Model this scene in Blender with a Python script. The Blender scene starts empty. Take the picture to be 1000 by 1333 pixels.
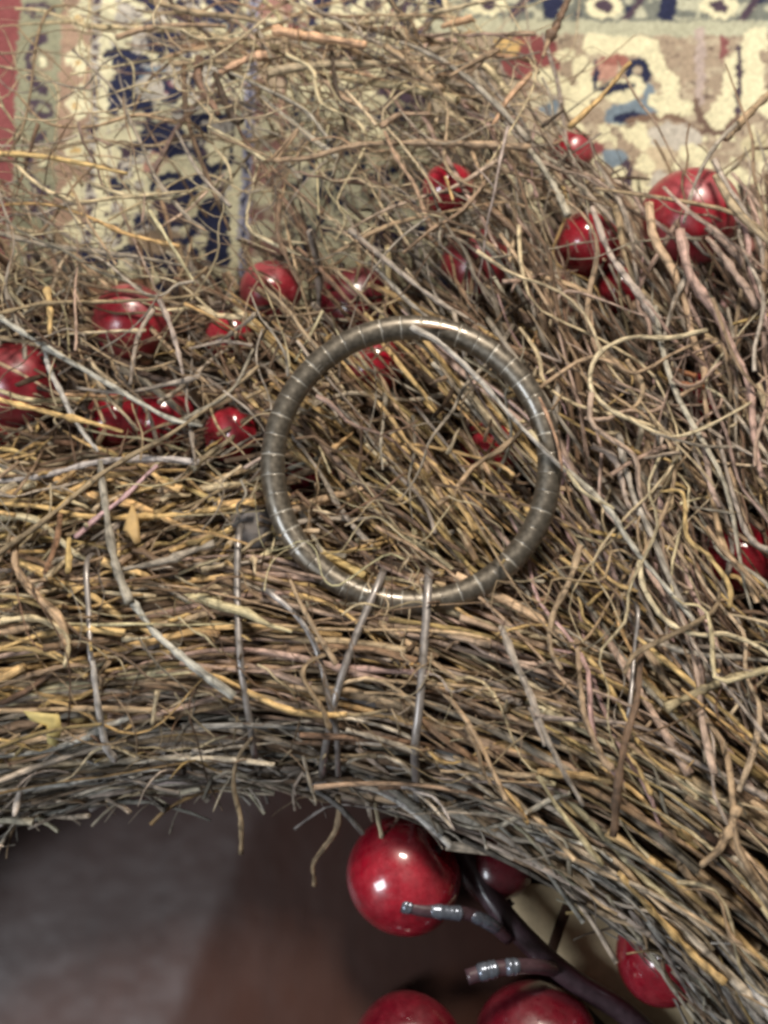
import bpy, math, random
import numpy as np
from mathutils import Vector, Matrix

random.seed(7)
rng = np.random.default_rng(11)
C = bpy.context.scene.collection
scene = bpy.context.scene

# ------------------------------------------------------------------ camera
TILT = math.radians(15.0)
DIST = 0.274
FOV = math.radians(45.0)
P0 = np.array([0.0, 0.0, 0.060])
fwd = np.array([0.0, math.sin(TILT), -math.cos(TILT)])
upv = np.array([0.0, math.cos(TILT), math.sin(TILT)])
rgt = np.array([1.0, 0.0, 0.0])
CAM = P0 - fwd * DIST
HS = 2 * math.tan(FOV / 2)

cam = bpy.data.cameras.new('camera')
cam.sensor_fit = 'VERTICAL'
cam.sensor_height = 24.0
cam.lens = 12.0 / math.tan(FOV / 2)
cam.clip_start = 0.01
cam.clip_end = 50
cam.dof.use_dof = True
cam.dof.focus_distance = DIST - 0.004
cam.dof.aperture_fstop = 8.5
camo = bpy.data.objects.new('camera', cam)
C.objects.link(camo)
camo.matrix_world = Matrix(((rgt[0], upv[0], -fwd[0], CAM[0]), (rgt[1], upv[1], -fwd[1], CAM[1]),
                            (rgt[2], upv[2], -fwd[2], CAM[2]), (0, 0, 0, 1)))
scene.camera = camo

# ------------------------------------------------------------------ world, lamps, exposure
w = bpy.data.worlds.new('World')
scene.world = w
w.use_nodes = True
w.node_tree.nodes['Background'].inputs[0].default_value = (0.95, 0.92, 0.86, 1)
w.node_tree.nodes['Background'].inputs[1].default_value = 0.075


def area(name, loc, target, sx, sy, power, col):
    l = bpy.data.lights.new(name, 'AREA')
    l.shape = 'RECTANGLE'
    l.size, l.size_y = sx, sy
    l.energy = power
    l.color = col
    o = bpy.data.objects.new(name, l)
    C.objects.link(o)
    o.location = loc
    d = Vector(target) - Vector(loc)
    o.rotation_euler = d.to_track_quat('-Z', 'Y').to_euler()
    return o


area('ceiling_lamp', (0.10, 0.50, 0.72), (0, 0.06, 0.03), 0.18, 0.18, 11.0, (1.0, 0.90, 0.77))
area('window_light', (-0.74, -0.40, 0.80), (0, -0.05, 0.03), 0.26, 0.44, 8.0, (0.88, 0.94, 1.0))

scene.view_settings.view_transform = 'Standard'
scene.view_settings.look = 'None'
scene.view_settings.exposure = 0.0
scene.cycles.use_denoising = True
scene.cycles.max_bounces = 6
scene.cycles.diffuse_bounces = 3
scene.cycles.pixel_filter_type = 'BLACKMAN_HARRIS'
scene.cycles.filter_width = 3.1


# ------------------------------------------------------------------ mapping helpers
def U(px, py, h):
    """photo pixel -> the point of the place lying at height h under it"""
    x = (px - 500.0) / 1333.0 * HS
    y = -(py - 666.5) / 1333.0 * HS
    d = fwd + rgt * x + upv * y
    t = (h - CAM[2]) / d[2]
    return CAM + d * t


def proj(P):
    q = P - CAM
    z = q @ fwd
    return 500 + (q @ rgt) / z / HS * 1333.0, 666.5 - (q @ upv) / z / HS * 1333.0


def fit_circle(pts):
    A = np.array([[2 * p[0], 2 * p[1], 1] for p in pts])
    b = np.array([p[0] ** 2 + p[1] ** 2 for p in pts])
    s = np.linalg.lstsq(A, b, rcond=None)[0]
    return s[0], s[1], math.sqrt(s[2] + s[0] ** 2 + s[1] ** 2)


ZC = 0.036          # height of the twig bundle's axis
RT = 0.029          # bundle radius
edge = [U(x, y, ZC + 0.003) for x, y in ((0, 1062), (170, 1018), (330, 1003), (520, 1052), (660, 1125), (800, 1178), (870, 1250), (935, 1325))]
WX, WY, RIN = fit_circle(edge)
RC = RIN + RT


def surf(x, y):
    r = math.hypot(x - WX, y - WY)
    if r < RC:
        q = (RC - r) / RT
        return ZC + RT * math.sqrt(max(0.0, 1 - q * q))
    top = ZC + RT
    return top - 0.004 - 0.09 * max(0.0, r - RC - 0.02) if r > RC + 0.02 else top - 0.004 * (r - RC) / 0.02


def onsurf(px, py, off=0.002):
    h = 0.06
    for _ in range(5):
        p = U(px, py, h)
        h = surf(p[0], p[1]) + off
    return U(px, py, h)


# ------------------------------------------------------------------ object helpers
def link(name, me, parent=None):
    o = bpy.data.objects.new(name, me)
    C.objects.link(o)
    if parent is not None:
        o.parent = parent
    return o


def tag(o, label=None, cat=None, group=None, kind=None):
    if label: o['label'] = label
    if cat: o['category'] = cat
    if group: o['group'] = group
    if kind: o['kind'] = kind
    return o


def empty(name, loc):
    o = bpy.data.objects.new(name, None)
    o.empty_display_size = 0.01
    o.location = loc
    C.objects.link(o)
    return o


def mesh_np(name, V, Q, mat, cols=None, uv=None, smooth=True):
    me = bpy.data.meshes.new(name)
    n = len(Q)
    me.vertices.add(len(V))
    me.vertices.foreach_set('co', np.asarray(V, dtype=np.float32).ravel())
    me.loops.add(n * 4)
    me.loops.foreach_set('vertex_index', np.asarray(Q, dtype=np.int32).ravel())
    me.polygons.add(n)
    me.polygons.foreach_set('loop_start', np.arange(0, n * 4, 4, dtype=np.int32))
    me.polygons.foreach_set('loop_total', np.full(n, 4, dtype=np.int32))
    me.polygons.foreach_set('use_smooth', np.full(n, smooth, dtype=bool))
    me.update(calc_edges=True)
    if cols is not None:
        a = me.attributes.new('col', 'FLOAT_COLOR', 'POINT')
        c4 = np.ones((len(V), 4), dtype=np.float32)
        c4[:, :3] = cols
        a.data.foreach_set('color', c4.ravel())
    if uv is not None:
        a = me.attributes.new('fib', 'FLOAT_VECTOR', 'POINT')
        a.data.foreach_set('vector', np.asarray(uv, dtype=np.float32).ravel())
    me.materials.append(mat)
    return me


def tube_arrays(P, R, sides=6, cap=True, seed=0.0, flat=1.0):
    P = np.asarray(P, float)
    R = np.asarray(R, float)
    n = len(P)
    T = np.gradient(P, axis=0)
    T /= np.linalg.norm(T, axis=1)[:, None] + 1e-12
    ref = np.array([0.31, 0.17, 0.93])
    if abs(T.mean(0) @ ref) > 0.9 * np.linalg.norm(T.mean(0)):
        ref = np.array([0.9, -0.3, 0.1])
    A = np.cross(T, ref)
    A /= np.linalg.norm(A, axis=1)[:, None] + 1e-12
    B = np.cross(T, A)
    th = np.arange(sides) * 2 * math.pi / sides
    ct, st = np.cos(th), np.sin(th)
    V = P[:, None, :] + R[:, None, None] * (A[:, None, :] * ct[None, :, None] + flat * B[:, None, :] * st[None, :, None])
    V = V.reshape(-1, 3)
    L = np.concatenate([[0], np.cumsum(np.linalg.norm(np.diff(P, axis=0), axis=1))])
    F = np.zeros((n, sides, 3))
    F[:, :, 0] = L[:, None] * 1000.0
    F[:, :, 1] = ct[None, :] + seed * 7.3
    F[:, :, 2] = st[None, :] + seed * 3.1
    F = F.reshape(-1, 3)
    i = np.arange(n - 1)[:, None] * sides
    j = np.arange(sides)[None, :]
    jn = (j + 1) % sides
    Q = np.stack([i + j, i + jn, i + sides + jn, i + sides + j], axis=2).reshape(-1, 4)
    if cap:
        for k, base in ((0, 0), (1, (n - 1) * sides)):
            order = list(range(sides))
            if sides == 6:
                qs = [[0, 1, 2, 3], [0, 3, 4, 5]]
            elif sides == 5:
                qs = [[0, 1, 2, 3], [0, 3, 4, 4]]
            else:
                qs = [[0, m, m + 1, m + 2] for m in range(1, sides - 2, 2)]
            if sides == 5:
                qs = qs[:1]
            for q in qs:
                q = [base + v for v in q]
                if k == 0:
                    q = q[::-1]
                Q = np.vstack([Q, [q]])
    return V, Q, F


def smooth_path(pts, n):
    """Catmull-Rom through control points, n samples"""
    P = np.asarray(pts, float)
    if len(P) == 2:
        t = np.linspace(0, 1, n)[:, None]
        return P[0] * (1 - t) + P[1] * t
    E = np.vstack([2 * P[0] - P[1], P, 2 * P[-1] - P[-2]])
    out = []
    m = len(P) - 1
    for s in np.linspace(0, m - 1e-6, n):
        k = int(s)
        t = s - k
        a, b, c, d = E[k], E[k + 1], E[k + 2], E[k + 3]
        out.append(0.5 * (2 * b + (c - a) * t + (2 * a - 5 * b + 4 * c - d) * t * t + (3 * b - a - 3 * c + d) * t ** 3))
    return np.array(out)


# ------------------------------------------------------------------ materials
def newmat(name):
    m = bpy.data.materials.new(name)
    m.use_nodes = True
    return m, m.node_tree, m.node_tree.nodes['Principled BSDF']


def nd(nt, t, **kw):
    n = nt.nodes.new(t)
    for k, v in kw.items():
        setattr(n, k, v)
    return n


def noise(nt, vec, scale, detail=4, rough=0.6):
    n = nd(nt, 'ShaderNodeTexNoise')
    n.inputs['Scale'].default_value = scale
    n.inputs['Detail'].default_value = detail
    n.inputs['Roughness'].default_value = rough
    nt.links.new(vec, n.inputs['Vector'])
    return n


def mrange(nt, val, a, b, c, d):
    n = nd(nt, 'ShaderNodeMapRange')
    for i, v in enumerate((a, b, c, d)):
        n.inputs[i + 1].default_value = v
    nt.links.new(val, n.inputs[0])
    return n


def mixc(nt, fac, a, b, blend='MIX'):
    n = nd(nt, 'ShaderNodeMix', data_type='RGBA', blend_type=blend)
    for sock, v in ((n.inputs[0], fac), (n.inputs[6], a), (n.inputs[7], b)):
        if isinstance(v, (int, float)):
            sock.default_value = v
        elif isinstance(v, tuple):
            sock.default_value = (*v, 1)
        else:
            nt.links.new(v, sock)
    return n.outputs[2]


def twig_material():
    m, nt, b = newmat('dry_twig')
    col = nd(nt, 'ShaderNodeAttribute', attribute_name='col').outputs['Color']
    fib = nd(nt, 'ShaderNodeAttribute', attribute_name='fib').outputs['Vector']
    mp = nd(nt, 'ShaderNodeMapping')
    mp.inputs['Scale'].default_value = (0.12, 2.2, 2.2)
    nt.links.new(fib, mp.inputs['Vector'])
    n1 = noise(nt, mp.outputs[0], 1.6, 5, 0.65)
    mp2 = nd(nt, 'ShaderNodeMapping')
    mp2.inputs['Scale'].default_value = (0.45, 0.5, 0.5)
    nt.links.new(fib, mp2.inputs['Vector'])
    n2 = noise(nt, mp2.outputs[0], 0.9, 3, 0.6)
    f = mrange(nt, n1.outputs['Fac'], 0.28, 0.72, 0.42, 1.5)
    f2 = mrange(nt, n2.outputs['Fac'], 0.3, 0.7, 0.55, 1.4)
    mul = nd(nt, 'ShaderNodeMath', operation='MULTIPLY')
    nt.links.new(f.outputs[0], mul.inputs[0])
    nt.links.new(f2.outputs[0], mul.inputs[1])
    mp3 = nd(nt, 'ShaderNodeMapping')
    mp3.inputs['Scale'].default_value = (0.11, 0.12, 0.12)
    nt.links.new(fib, mp3.inputs['Vector'])
    vo = nd(nt, 'ShaderNodeTexVoronoi', feature='DISTANCE_TO_EDGE')
    vo.inputs['Scale'].default_value = 1.0
    nt.links.new(mp3.outputs[0], vo.inputs['Vector'])
    fb = mrange(nt, vo.outputs['Distance'], 0.0, 0.07, 0.45, 1.0)
    mul2 = nd(nt, 'ShaderNodeMath', operation='MULTIPLY')
    nt.links.new(mul.outputs[0], mul2.inputs[0])
    nt.links.new(fb.outputs[0], mul2.inputs[1])
    vm = nd(nt, 'ShaderNodeVectorMath', operation='SCALE')
    nt.links.new(col, vm.inputs[0])
    nt.links.new(mul2.outputs[0], vm.inputs['Scale'])
    nt.links.new(vm.outputs[0], b.inputs['Base Color'])
    b.inputs['Roughness'].default_value = 0.48
    b.inputs['Specular IOR Level'].default_value = 0.42
    bp = nd(nt, 'ShaderNodeBump')
    bp.inputs['Strength'].default_value = 0.9
    bp.inputs['Distance'].default_value = 0.0004
    nt.links.new(n1.outputs['Fac'], bp.inputs['Height'])
    nt.links.new(bp.outputs[0], b.inputs['Normal'])
    return m


def simple(name, col, rough, metal=0.0, spec=0.5, nscale=0.0, namp=0.2, coat=0.0, bump=0.0):
    m, nt, b = newmat(name)
    b.inputs['Base Color'].default_value = (*col, 1)
    b.inputs['Roughness'].default_value = rough
    b.inputs['Metallic'].default_value = metal
    b.inputs['Specular IOR Level'].default_value = spec
    b.inputs['Coat Weight'].default_value = coat
    b.inputs['Coat Roughness'].default_value = 0.08
    if nscale:
        tc = nd(nt, 'ShaderNodeTexCoord')
        n = noise(nt, tc.outputs['Object'], nscale, 5, 0.6)
        r = mrange(nt, n.outputs['Fac'], 0.3, 0.7, 1 - namp, 1 + namp)
        vm = nd(nt, 'ShaderNodeVectorMath', operation='SCALE')
        vm.inputs[0].default_value = col
        nt.links.new(r.outputs[0], vm.inputs['Scale'])
        nt.links.new(vm.outputs[0], b.inputs['Base Color'])
        rr = mrange(nt, n.outputs['Fac'], 0.3, 0.7, rough * 0.8, min(1, rough * 1.25))
        nt.links.new(rr.outputs[0], b.inputs['Roughness'])
        if bump:
            bp = nd(nt, 'ShaderNodeBump')
            bp.inputs['Strength'].default_value = bump
            bp.inputs['Distance'].default_value = 0.0004
            nt.links.new(n.outputs['Fac'], bp.inputs['Height'])
            nt.links.new(bp.outputs[0], b.inputs['Normal'])
    return m


def berry_material(name, base, dust, dustamt, rough):
    m, nt, b = newmat(name)
    tc = nd(nt, 'ShaderNodeTexCoord')
    n = noise(nt, tc.outputs['Object'], 130, 5, 0.65)
    n2 = noise(nt, tc.outputs['Object'], 420, 4, 0.7)
    r = mrange(nt, n.outputs['Fac'], 0.38, 0.72, 0.0, dustamt)
    c = mixc(nt, r.outputs[0], base, dust)
    r2 = mrange(nt, n2.outputs['Fac'], 0.35, 0.7, 0.75, 1.2)
    vm = nd(nt, 'ShaderNodeVectorMath', operation='SCALE')
    nt.links.new(c, vm.inputs[0])
    nt.links.new(r2.outputs[0], vm.inputs['Scale'])
    nt.links.new(vm.outputs[0], b.inputs['Base Color'])
    rr = mrange(nt, n.outputs['Fac'], 0.35, 0.7, rough, min(1, rough + 0.5 * dustamt))
    nt.links.new(rr.outputs[0], b.inputs['Roughness'])
    b.inputs['Specular IOR Level'].default_value = 0.6
    b.inputs['Coat Weight'].default_value = 0.9
    b.inputs['Coat Roughness'].default_value = rough
    bp = nd(nt, 'ShaderNodeBump')
    bp.inputs['Strength'].default_value = 0.12
    bp.inputs['Distance'].default_value = 0.0006
    nt.links.new(n.outputs['Fac'], bp.inputs['Height'])
    nt.links.new(bp.outputs[0], b.inputs['Normal'])
    return m


M_TWIG = twig_material()
M_PEWTER = simple('pewter', (0.15, 0.131, 0.105), 0.43, 0.7, 0.5, 900, 0.3, 0.55)
M_SILVER = simple('bright_silver', (0.36, 0.335, 0.29), 0.4, 0.3)
M_WIRE = simple('binding_wire_coat', (0.27, 0.245, 0.23), 0.42, 0.45, 0.6, 500, 0.25, 0.3)
M_STEM = simple('dark_stem', (0.06, 0.034, 0.042), 0.38, 0, 0.5, 600, 0.3, 0.3)
M_FOIL = simple('foil_wrap', (0.17, 0.19, 0.235), 0.24, 0.6, 0.5, 700, 0.4)
M_RED = berry_material('berry_gloss', (0.29, 0.005, 0.018), (0.38, 0.05, 0.065), 0.7, 0.09)
M_DUSTY = berry_material('berry_dusty', (0.28, 0.007, 0.02), (0.35, 0.07, 0.08), 0.8, 0.26)
M_BURG_SHADE = berry_material('berry_burgundy_shade', (0.10, 0.004, 0.011), (0.145, 0.018, 0.026), 0.7, 0.16)  # burgundy for one berry; on the lower ones shade put into the colour
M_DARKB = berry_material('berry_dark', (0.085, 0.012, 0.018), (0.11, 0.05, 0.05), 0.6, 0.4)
M_TAN = simple('tan_paper', (0.50, 0.39, 0.24), 0.8, 0, 0.2, 160, 0.2, 0, 0.3)
M_BROWN = simple('brown_mark', (0.05, 0.025, 0.015), 0.7, 0, 0.2, 300, 0.25)
M_BARK = simple('red_brown_bark', (0.13, 0.062, 0.036), 0.6, 0, 0.3, 220, 0.4, 0, 0.5)
M_FLAKE = simple('grey_bark', (0.17, 0.155, 0.15), 0.7, 0, 0.3, 260, 0.3, 0, 0.5)


def wood_material():
    m, nt, b = newmat('dark_mahogany')
    tc = nd(nt, 'ShaderNodeTexCoord')
    mp = nd(nt, 'ShaderNodeMapping')
    mp.inputs['Scale'].default_value = (9, 1.2, 9)
    mp.inputs['Rotation'].default_value = (0, 0, math.radians(-25))
    nt.links.new(tc.outputs['Object'], mp.inputs['Vector'])
    n = noise(nt, mp.outputs[0], 12, 6, 0.6)
    c = mixc(nt, n.outputs['Fac'], (0.030, 0.0125, 0.009), (0.058, 0.024, 0.017))
    nt.links.new(c, b.inputs['Base Color'])
    n2 = noise(nt, tc.outputs['Object'], 35, 3, 0.6)
    rr = mrange(nt, n2.outputs['Fac'], 0.3, 0.7, 0.36, 0.50)
    nt.links.new(rr.outputs[0], b.inputs['Roughness'])
    b.inputs['Specular IOR Level'].default_value = 0.36
    n3 = noise(nt, tc.outputs['Object'], 26, 3, 0.5)
    bp = nd(nt, 'ShaderNodeBump')
    bp.inputs['Strength'].default_value = 0.35
    bp.inputs['Distance'].default_value = 0.004
    nt.links.new(n3.outputs['Fac'], bp.inputs['Height'])
    nt.links.new(bp.outputs[0], b.inputs['Normal'])
    return m


M_WOOD = wood_material()


# ------------------------------------------------------------------ floor and bevelled board in the opening
def box_mesh(name, x0, x1, y0, y1, z0, z1, mat):
    V = [(x, y, z) for z in (z0, z1) for y in (y0, y1) for x in (x0, x1)]
    Q = [(0, 2, 3, 1), (4, 5, 7, 6), (0, 1, 5, 4), (2, 6, 7, 3), (0, 4, 6, 2), (1, 3, 7, 5)]
    return mesh_np(name, V, Q, mat, smooth=False)


fl = link('floor', box_mesh('floor', -1.5, 1.5, -1.5, 1.5, -0.05, -0.006, M_WOOD))
tag(fl, kind='structure')

# board: flat top on the right, long soft bevel, added to reflect the window as grey sheen, falling to the lower left along a diagonal edge
ZB = 0.010
e1, e2 = U(345, 985, ZB), U(205, 1333, ZB)
dd = (e2 - e1)[:2]
dd /= np.linalg.norm(dd)
nn = np.array([dd[1], -dd[0]])           # towards the left of the picture
if nn[0] > 0: nn = -nn
prof = [(-0.30, ZB - 0.016), (-0.30, ZB), (-0.006, ZB), (-0.004, ZB - 0.00005), (-0.002, ZB - 0.00025), (0.0, ZB - 0.0006)]
for k in range(1, 15):
    q = k / 14 * 0.060
    dz = 0.27 * q if q < 0.036 else 0.27 * 0.036 + 0.27 * (q - 0.036) - 0.27 * (q - 0.036) ** 2 / 0.056
    prof.append((q, ZB - 0.0006 - dz))
prof.append((0.075, -0.0075)); prof.append((0.10, -0.011)); prof.append((0.16, -0.02)); prof.append((0.30, -0.03))
V, Q = [], []
a0, a1 = -0.012, 0.40
SHEAR = 0.045        # slight dip added to turn that sheen towards the viewer
NA = 25
ZF = -0.0057


def smax(z):
    """lets the slope run out softly onto the floor instead of cutting through it"""
    k = 0.0035
    return ZF + k * math.log(1 + math.exp(min(60, (z - ZF) / k))) - k * 0.15 * math.exp(-abs(z - ZF) / k)


for (s, z) in prof:
    for a in np.linspace(a0, a1, NA):
        p = e1[:2] + dd * a + nn * s
        zz = z - SHEAR * min(a, 0.12)
        V.append((p[0], p[1], smax(zz) if s > 0 else max(zz, ZF + .0005)))
m_ = len(prof)
for i in range(m_ - 1):
    for k in range(NA - 1):
        Q.append((i * NA + k, i * NA + k + 1, (i + 1) * NA + k + 1, (i + 1) * NA + k))
bd = link('wooden_board', mesh_np('wooden_board', V, Q, M_WOOD))
tag(bd, 'dark reddish brown board with a grey sheen on its sloping edge, inside the wreath', 'board')


# ------------------------------------------------------------------ rug
def zboard(x, y):
    return ZB - SHEAR * float((np.array([x, y]) - e1[:2]) @ dd)


def vnoise(x, y, seed):
    g = np.random.default_rng(seed).random((256, 256))
    xi, yi = np.floor(x).astype(int), np.floor(y).astype(int)
    fx, fy = x - xi, y - yi
    fx = fx * fx * (3 - 2 * fx)
    fy = fy * fy * (3 - 2 * fy)
    a, b_, c, d = g[yi % 256, xi % 256], g[yi % 256, (xi + 1) % 256], g[(yi + 1) % 256, xi % 256], g[(yi + 1) % 256, (xi + 1) % 256]
    return (a * (1 - fx) + b_ * fx) * (1 - fy) + (c * (1 - fx) + d * fx) * fy


CREAM, NAVY, ROSE = (0.64, 0.605, 0.42), (0.024, 0.028, 0.062), (0.21, 0.068, 0.070)
SAGE, TAUPE, LILAC = (0.25, 0.25, 0.175), (0.28, 0.215, 0.155), (0.46, 0.43, 0.38)
SLATE, PINK, DUSK, OCH = (0.17, 0.22, 0.27), (0.40, 0.23, 0.185), (0.07, 0.05, 0.07), (0.55, 0.38, 0.17)


def rug_colours(X, Y):
    """woven pattern as flat yarn colours; X, Y are photo-pixel units on the rug"""
    wx = X + 6 * (vnoise(X / 11, Y / 11, 1) - .5) + 5 * (vnoise(X / 4, Y / 4, 2) - .5)
    wy = Y + 6 * (vnoise(X / 11, Y / 11, 3) - .5) + 5 * (vnoise(X / 4, Y / 4, 4) - .5)
    col = np.zeros(X.shape + (3,))
    col[:] = TAUPE

    def put(mask, c):
        col[mask] = c

    def ell(cx, cy, rx, ry, c, ang=0.0, lim=None):
        if c is NAVY:
            rx, ry = rx * 1.28, ry * 1.3
        ca, sa = math.cos(math.radians(ang)), math.sin(math.radians(ang))
        u = (wx - cx) * ca + (wy - cy) * sa
        v = -(wx - cx) * sa + (wy - cy) * ca
        put((u / rx) ** 2 + (v / ry) ** 2 < 1, c)

    def ring(cx, cy, r, t, c, a0=-181, a1=181, ys=1.0):
        u, v = wx - cx, (wy - cy) / ys
        rr = np.hypot(u, v)
        an = np.degrees(np.arctan2(v, u))
        put((abs(rr - r) < t) & (an > a0) & (an < a1), c)

    def line(pts, t, c):
        for (x0, y0), (x1, y1) in zip(pts[:-1], pts[1:]):
            L2 = (x1 - x0) ** 2 + (y1 - y0) ** 2
            s = np.clip(((wx - x0) * (x1 - x0) + (wy - y0) * (y1 - y0)) / L2, 0, 1)
            put(np.hypot(wx - x0 - s * (x1 - x0), wy - y0 - s * (y1 - y0)) < t, c)

    sx = wx + 0.045 * (wy - 150)
    # scattered filler everywhere first (covered by the drawn bands)
    f = vnoise(X / 22, Y / 22, 9)
    f2 = vnoise(X / 17 + 40, Y / 17, 10)
    put(f > .56, CREAM)
    put(f2 > .66, ROSE)
    put(f2 < .26, NAVY)
    put((f > .47) & (f < .49), DUSK)
    # left: rose field, sage guard band with curls
    put(sx < 20, ROSE)
    put((sx > 20) & (sx < 76), SAGE)
    for k in range(-3, 6):
        y0 = 15 + k * 128
        ell(56, y0, 15, 11, DUSK); ell(56, y0, 9, 5, SAGE)
        ring(64, y0 + 68, 27, 4.5, DUSK, 95, 181, 1.35); ring(64, y0 + 68, 27, 4.5, DUSK, -181, -95, 1.35)
        ring(56, y0 + 66, 11, 3, TAUPE); ell(56, y0 + 66, 4, 6, CREAM)
        ell(44, y0 + 128 - 2, 12, 10, DUSK); ell(44, y0 + 126, 5, 4, TAUPE)
    put((sx > 76) & (sx < 118), (0.33, 0.23, 0.17))
    for k in range(-5, 12):
        y0 = 20 + k * 57
        put((abs(sx - 103) + 0.8 * abs(wy - y0) < 20), CREAM)
        ell(99 - .045 * (y0 - 150), y0 + 5, 5, 4, OCH)
    put((sx > 116) & (sx < 127), LILAC)
    put((sx > 118) & (sx < 126) & (np.sin(wy * .42) > -.1), DUSK)
    put((sx > 127) & (sx < 143), CREAM)
    # main border
    put((sx > 143) & (sx < 306), LILAC)
    put((sx > 143) & (sx < 306) & (vnoise(X / 15, Y / 15, 21) > .48), CREAM)
    put((sx > 143) & (sx < 306) & (vnoise(X / 15 + 9, Y / 11, 22) < .29), NAVY)
    put((sx > 143) & (sx < 306) & (abs(vnoise(X / 12, Y / 12, 23) - .5) < .04), DUSK)
    for oy in (-420, 0, 330):
        e = lambda cx, cy, rx, ry, c, a=0: ell(cx, cy + oy, rx, ry, c, a)
        e(205, -15, 40, 16, TAUPE); e(290, 0, 18, 12, NAVY); e(240, 20, 26, 10, DUSK, 15)
        e(165, 76, 24, 8, NAVY, 8); e(215, 55, 20, 13, NAVY); e(185, 100, 34, 11, SLATE, -12)
        e(165, 118, 18, 22, NAVY, 20); e(178, 134, 16, 9, NAVY); e(198, 118, 24, 16, LILAC); e(222, 112, 9, 14, (0.2, .09, .11), 20)
        e(240, 110, 12, 24, LILAC, -30)
        ring(190, 205 + oy, 45, 13, NAVY, -150, -5, 0.85)
        e(208, 186, 30, 17, NAVY, -15); e(165, 175, 24, 12, CREAM, -15); e(165, 197, 11, 9, DUSK); e(150, 203, 7, 14, CREAM)
        e(190, 205, 12, 8, LILAC); e(205, 212, 17, 14, PINK); e(203, 210, 8, 7, CREAM); e(232, 222, 30, 17, CREAM, -18); e(240, 243, 24, 8, NAVY, -10)
        e(266, 200, 8, 17, DUSK, 8); e(282, 188, 12, 14, CREAM); e(262, 172, 10, 9, NAVY); e(284, 212, 14, 14, CREAM)
        e(262, 268, 26, 14, CREAM, -45); e(284, 280, 20, 20, NAVY, -30); e(292, 310, 17, 28, NAVY, 12); e(306, 265, 13, 20, CREAM); e(312, 320, 12, 26, CREAM, 8)
        e(220, 275, 20, 14, DUSK, 30); e(175, 262, 22, 12, CREAM, 20); e(130, 350, 40, 16, CREAM, 10); e(122, 338, 18, 12, NAVY, 25); e(150, 360, 14, 12, CREAM); e(210, 330, 26, 15, NAVY, 30); e(180, 315, 22, 12, CREAM)
    for k in range(-3, 5):
        y0 = 60 + 96 * k
        ring(196 + 26 * (-1) ** k, y0, 24, 4.5, NAVY, -170, 60); ring(258 - 24 * (-1) ** k, y0 + 44, 20, 4.5, NAVY, -20, 180)
        line([(180, y0 + 30), (215, y0 + 44), (262, y0 + 34)], 3.5, NAVY)
    put((sx > 306) & (sx < 318), CREAM)
    put((sx > 318) & (sx < 331), (0.33, 0.33, 0.42))
    put((sx > 323) & (sx < 326), NAVY)
    put((sx > 331) & (sx < 372) & (wy > -60), (0.33, 0.185, 0.16))
    put((sx > 331) & (sx < 372) & (vnoise(X / 14, Y / 14, 51) > .55), (0.45, 0.36, 0.27))
    for k in range(-1, 12):
        ell(350 - .045 * (k * 44 - 70), 80 + k * 44, 17, 12, CREAM, 10 * (-1) ** k)
    # pale field right of the border
    put((sx > 376) & (sx < 640) & (wy > 40), (0.44, 0.42, 0.29))
    f3 = vnoise(X / 11 + 7, Y / 11, 33)
    put((sx > 376) & (sx < 700) & (f3 > .54), CREAM)
    put((sx > 376) & (sx < 700) & (f3 < .30), NAVY)
    put((sx > 376) & (sx < 700) & (abs(f3 - .46) < .035), DUSK)
    for cx, cy, rx, ry in ((465, 295, 22, 24), (400, 262, 14, 20), (420, 340, 18, 22), (505, 350, 15, 22), (545, 345, 18, 24), (535, 385, 22, 14), (510, 320, 15, 12), (450, 90, 22, 12), (400, 110, 12, 8), (430, 145, 13, 10), (395, 100, 20, 12), (480, 30, 30, 12)):
        ell(cx, cy, rx, ry, CREAM)
    ell(500, 300, 14, 30, DUSK); ell(380, 290, 3, 40, (.2, .16, .12)); ell(520, 120, 40, 14, DUSK, 20)
    # upper right: dark guard stripe, pale stripe, taupe ground with big cream and blue motifs
    R = wx > 560
    put(R & (wy < 26), (0.16, 0.17, 0.15))
    g = vnoise(X / 13, Y / 9, 41)
    put(R & (wy < 24) & (g > .6), (0.42, 0.42, 0.32))
    put(R & (wy < 20) & (g < .22), NAVY)
    for k in range(-2, 5):
        ell(786 + 150 * k, 8, 24, 15, CREAM); ell(786 + 150 * k, 7, 11, 8, DUSK)
        line([(840 + 150 * k, -10), (815 + 150 * k, 24)], 5, DUSK); ell(720 + 150 * k, 8, 10, 14, NAVY, 20)
    put(R & (wy > 26) & (wy < 46), (0.40, 0.40, 0.30))
    put(R & (wy > 46) & (wy < 340), (0.33, 0.265, 0.20))
    put(R & (wy > 46) & (g > .66) & (wy < 340), (0.42, 0.36, 0.27))
    g2 = vnoise(X / 9, Y / 9, 43)
    put(R & (wy > 160) & (g2 > .66) & (wy < 340), CREAM)
    put(R & (wy > 46) & (abs(g2 - .45) < .025) & (wy < 340), (.15, .11, .09))
    ell(690, 75, 40, 30, ROSE); ell(660, 62, 18, 14, OCH); ell(735, 70, 14, 9, CREAM, -20)
    ell(720, 105, 32, 12, CREAM, 28); ell(715, 138, 14, 11, SLATE); ell(765, 100, 15, 32, CREAM, -25); ell(752, 130, 16, 24, CREAM, 15); ell(700, 130, 16, 10, (0.5, .46, .34))
    line([(772, 56), (815, 58), (845, 62), (858, 88), (874, 112)], 13, CREAM)
    ell(785, 90, 17, 13, PINK); ell(800, 78, 18, 8, (.28, .12, .1)); ring(832, 92, 12, 5, NAVY); ell(812, 117, 30, 17, CREAM, -8); ell(803, 113, 19, 5, NAVY, -8)
    ell(822, 146, 36, 15, SLATE, -12); ell(820, 152, 18, 6, NAVY, -8); ell(846, 128, 8, 20, SLATE); ell(775, 100, 3, 16, NAVY)
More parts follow.
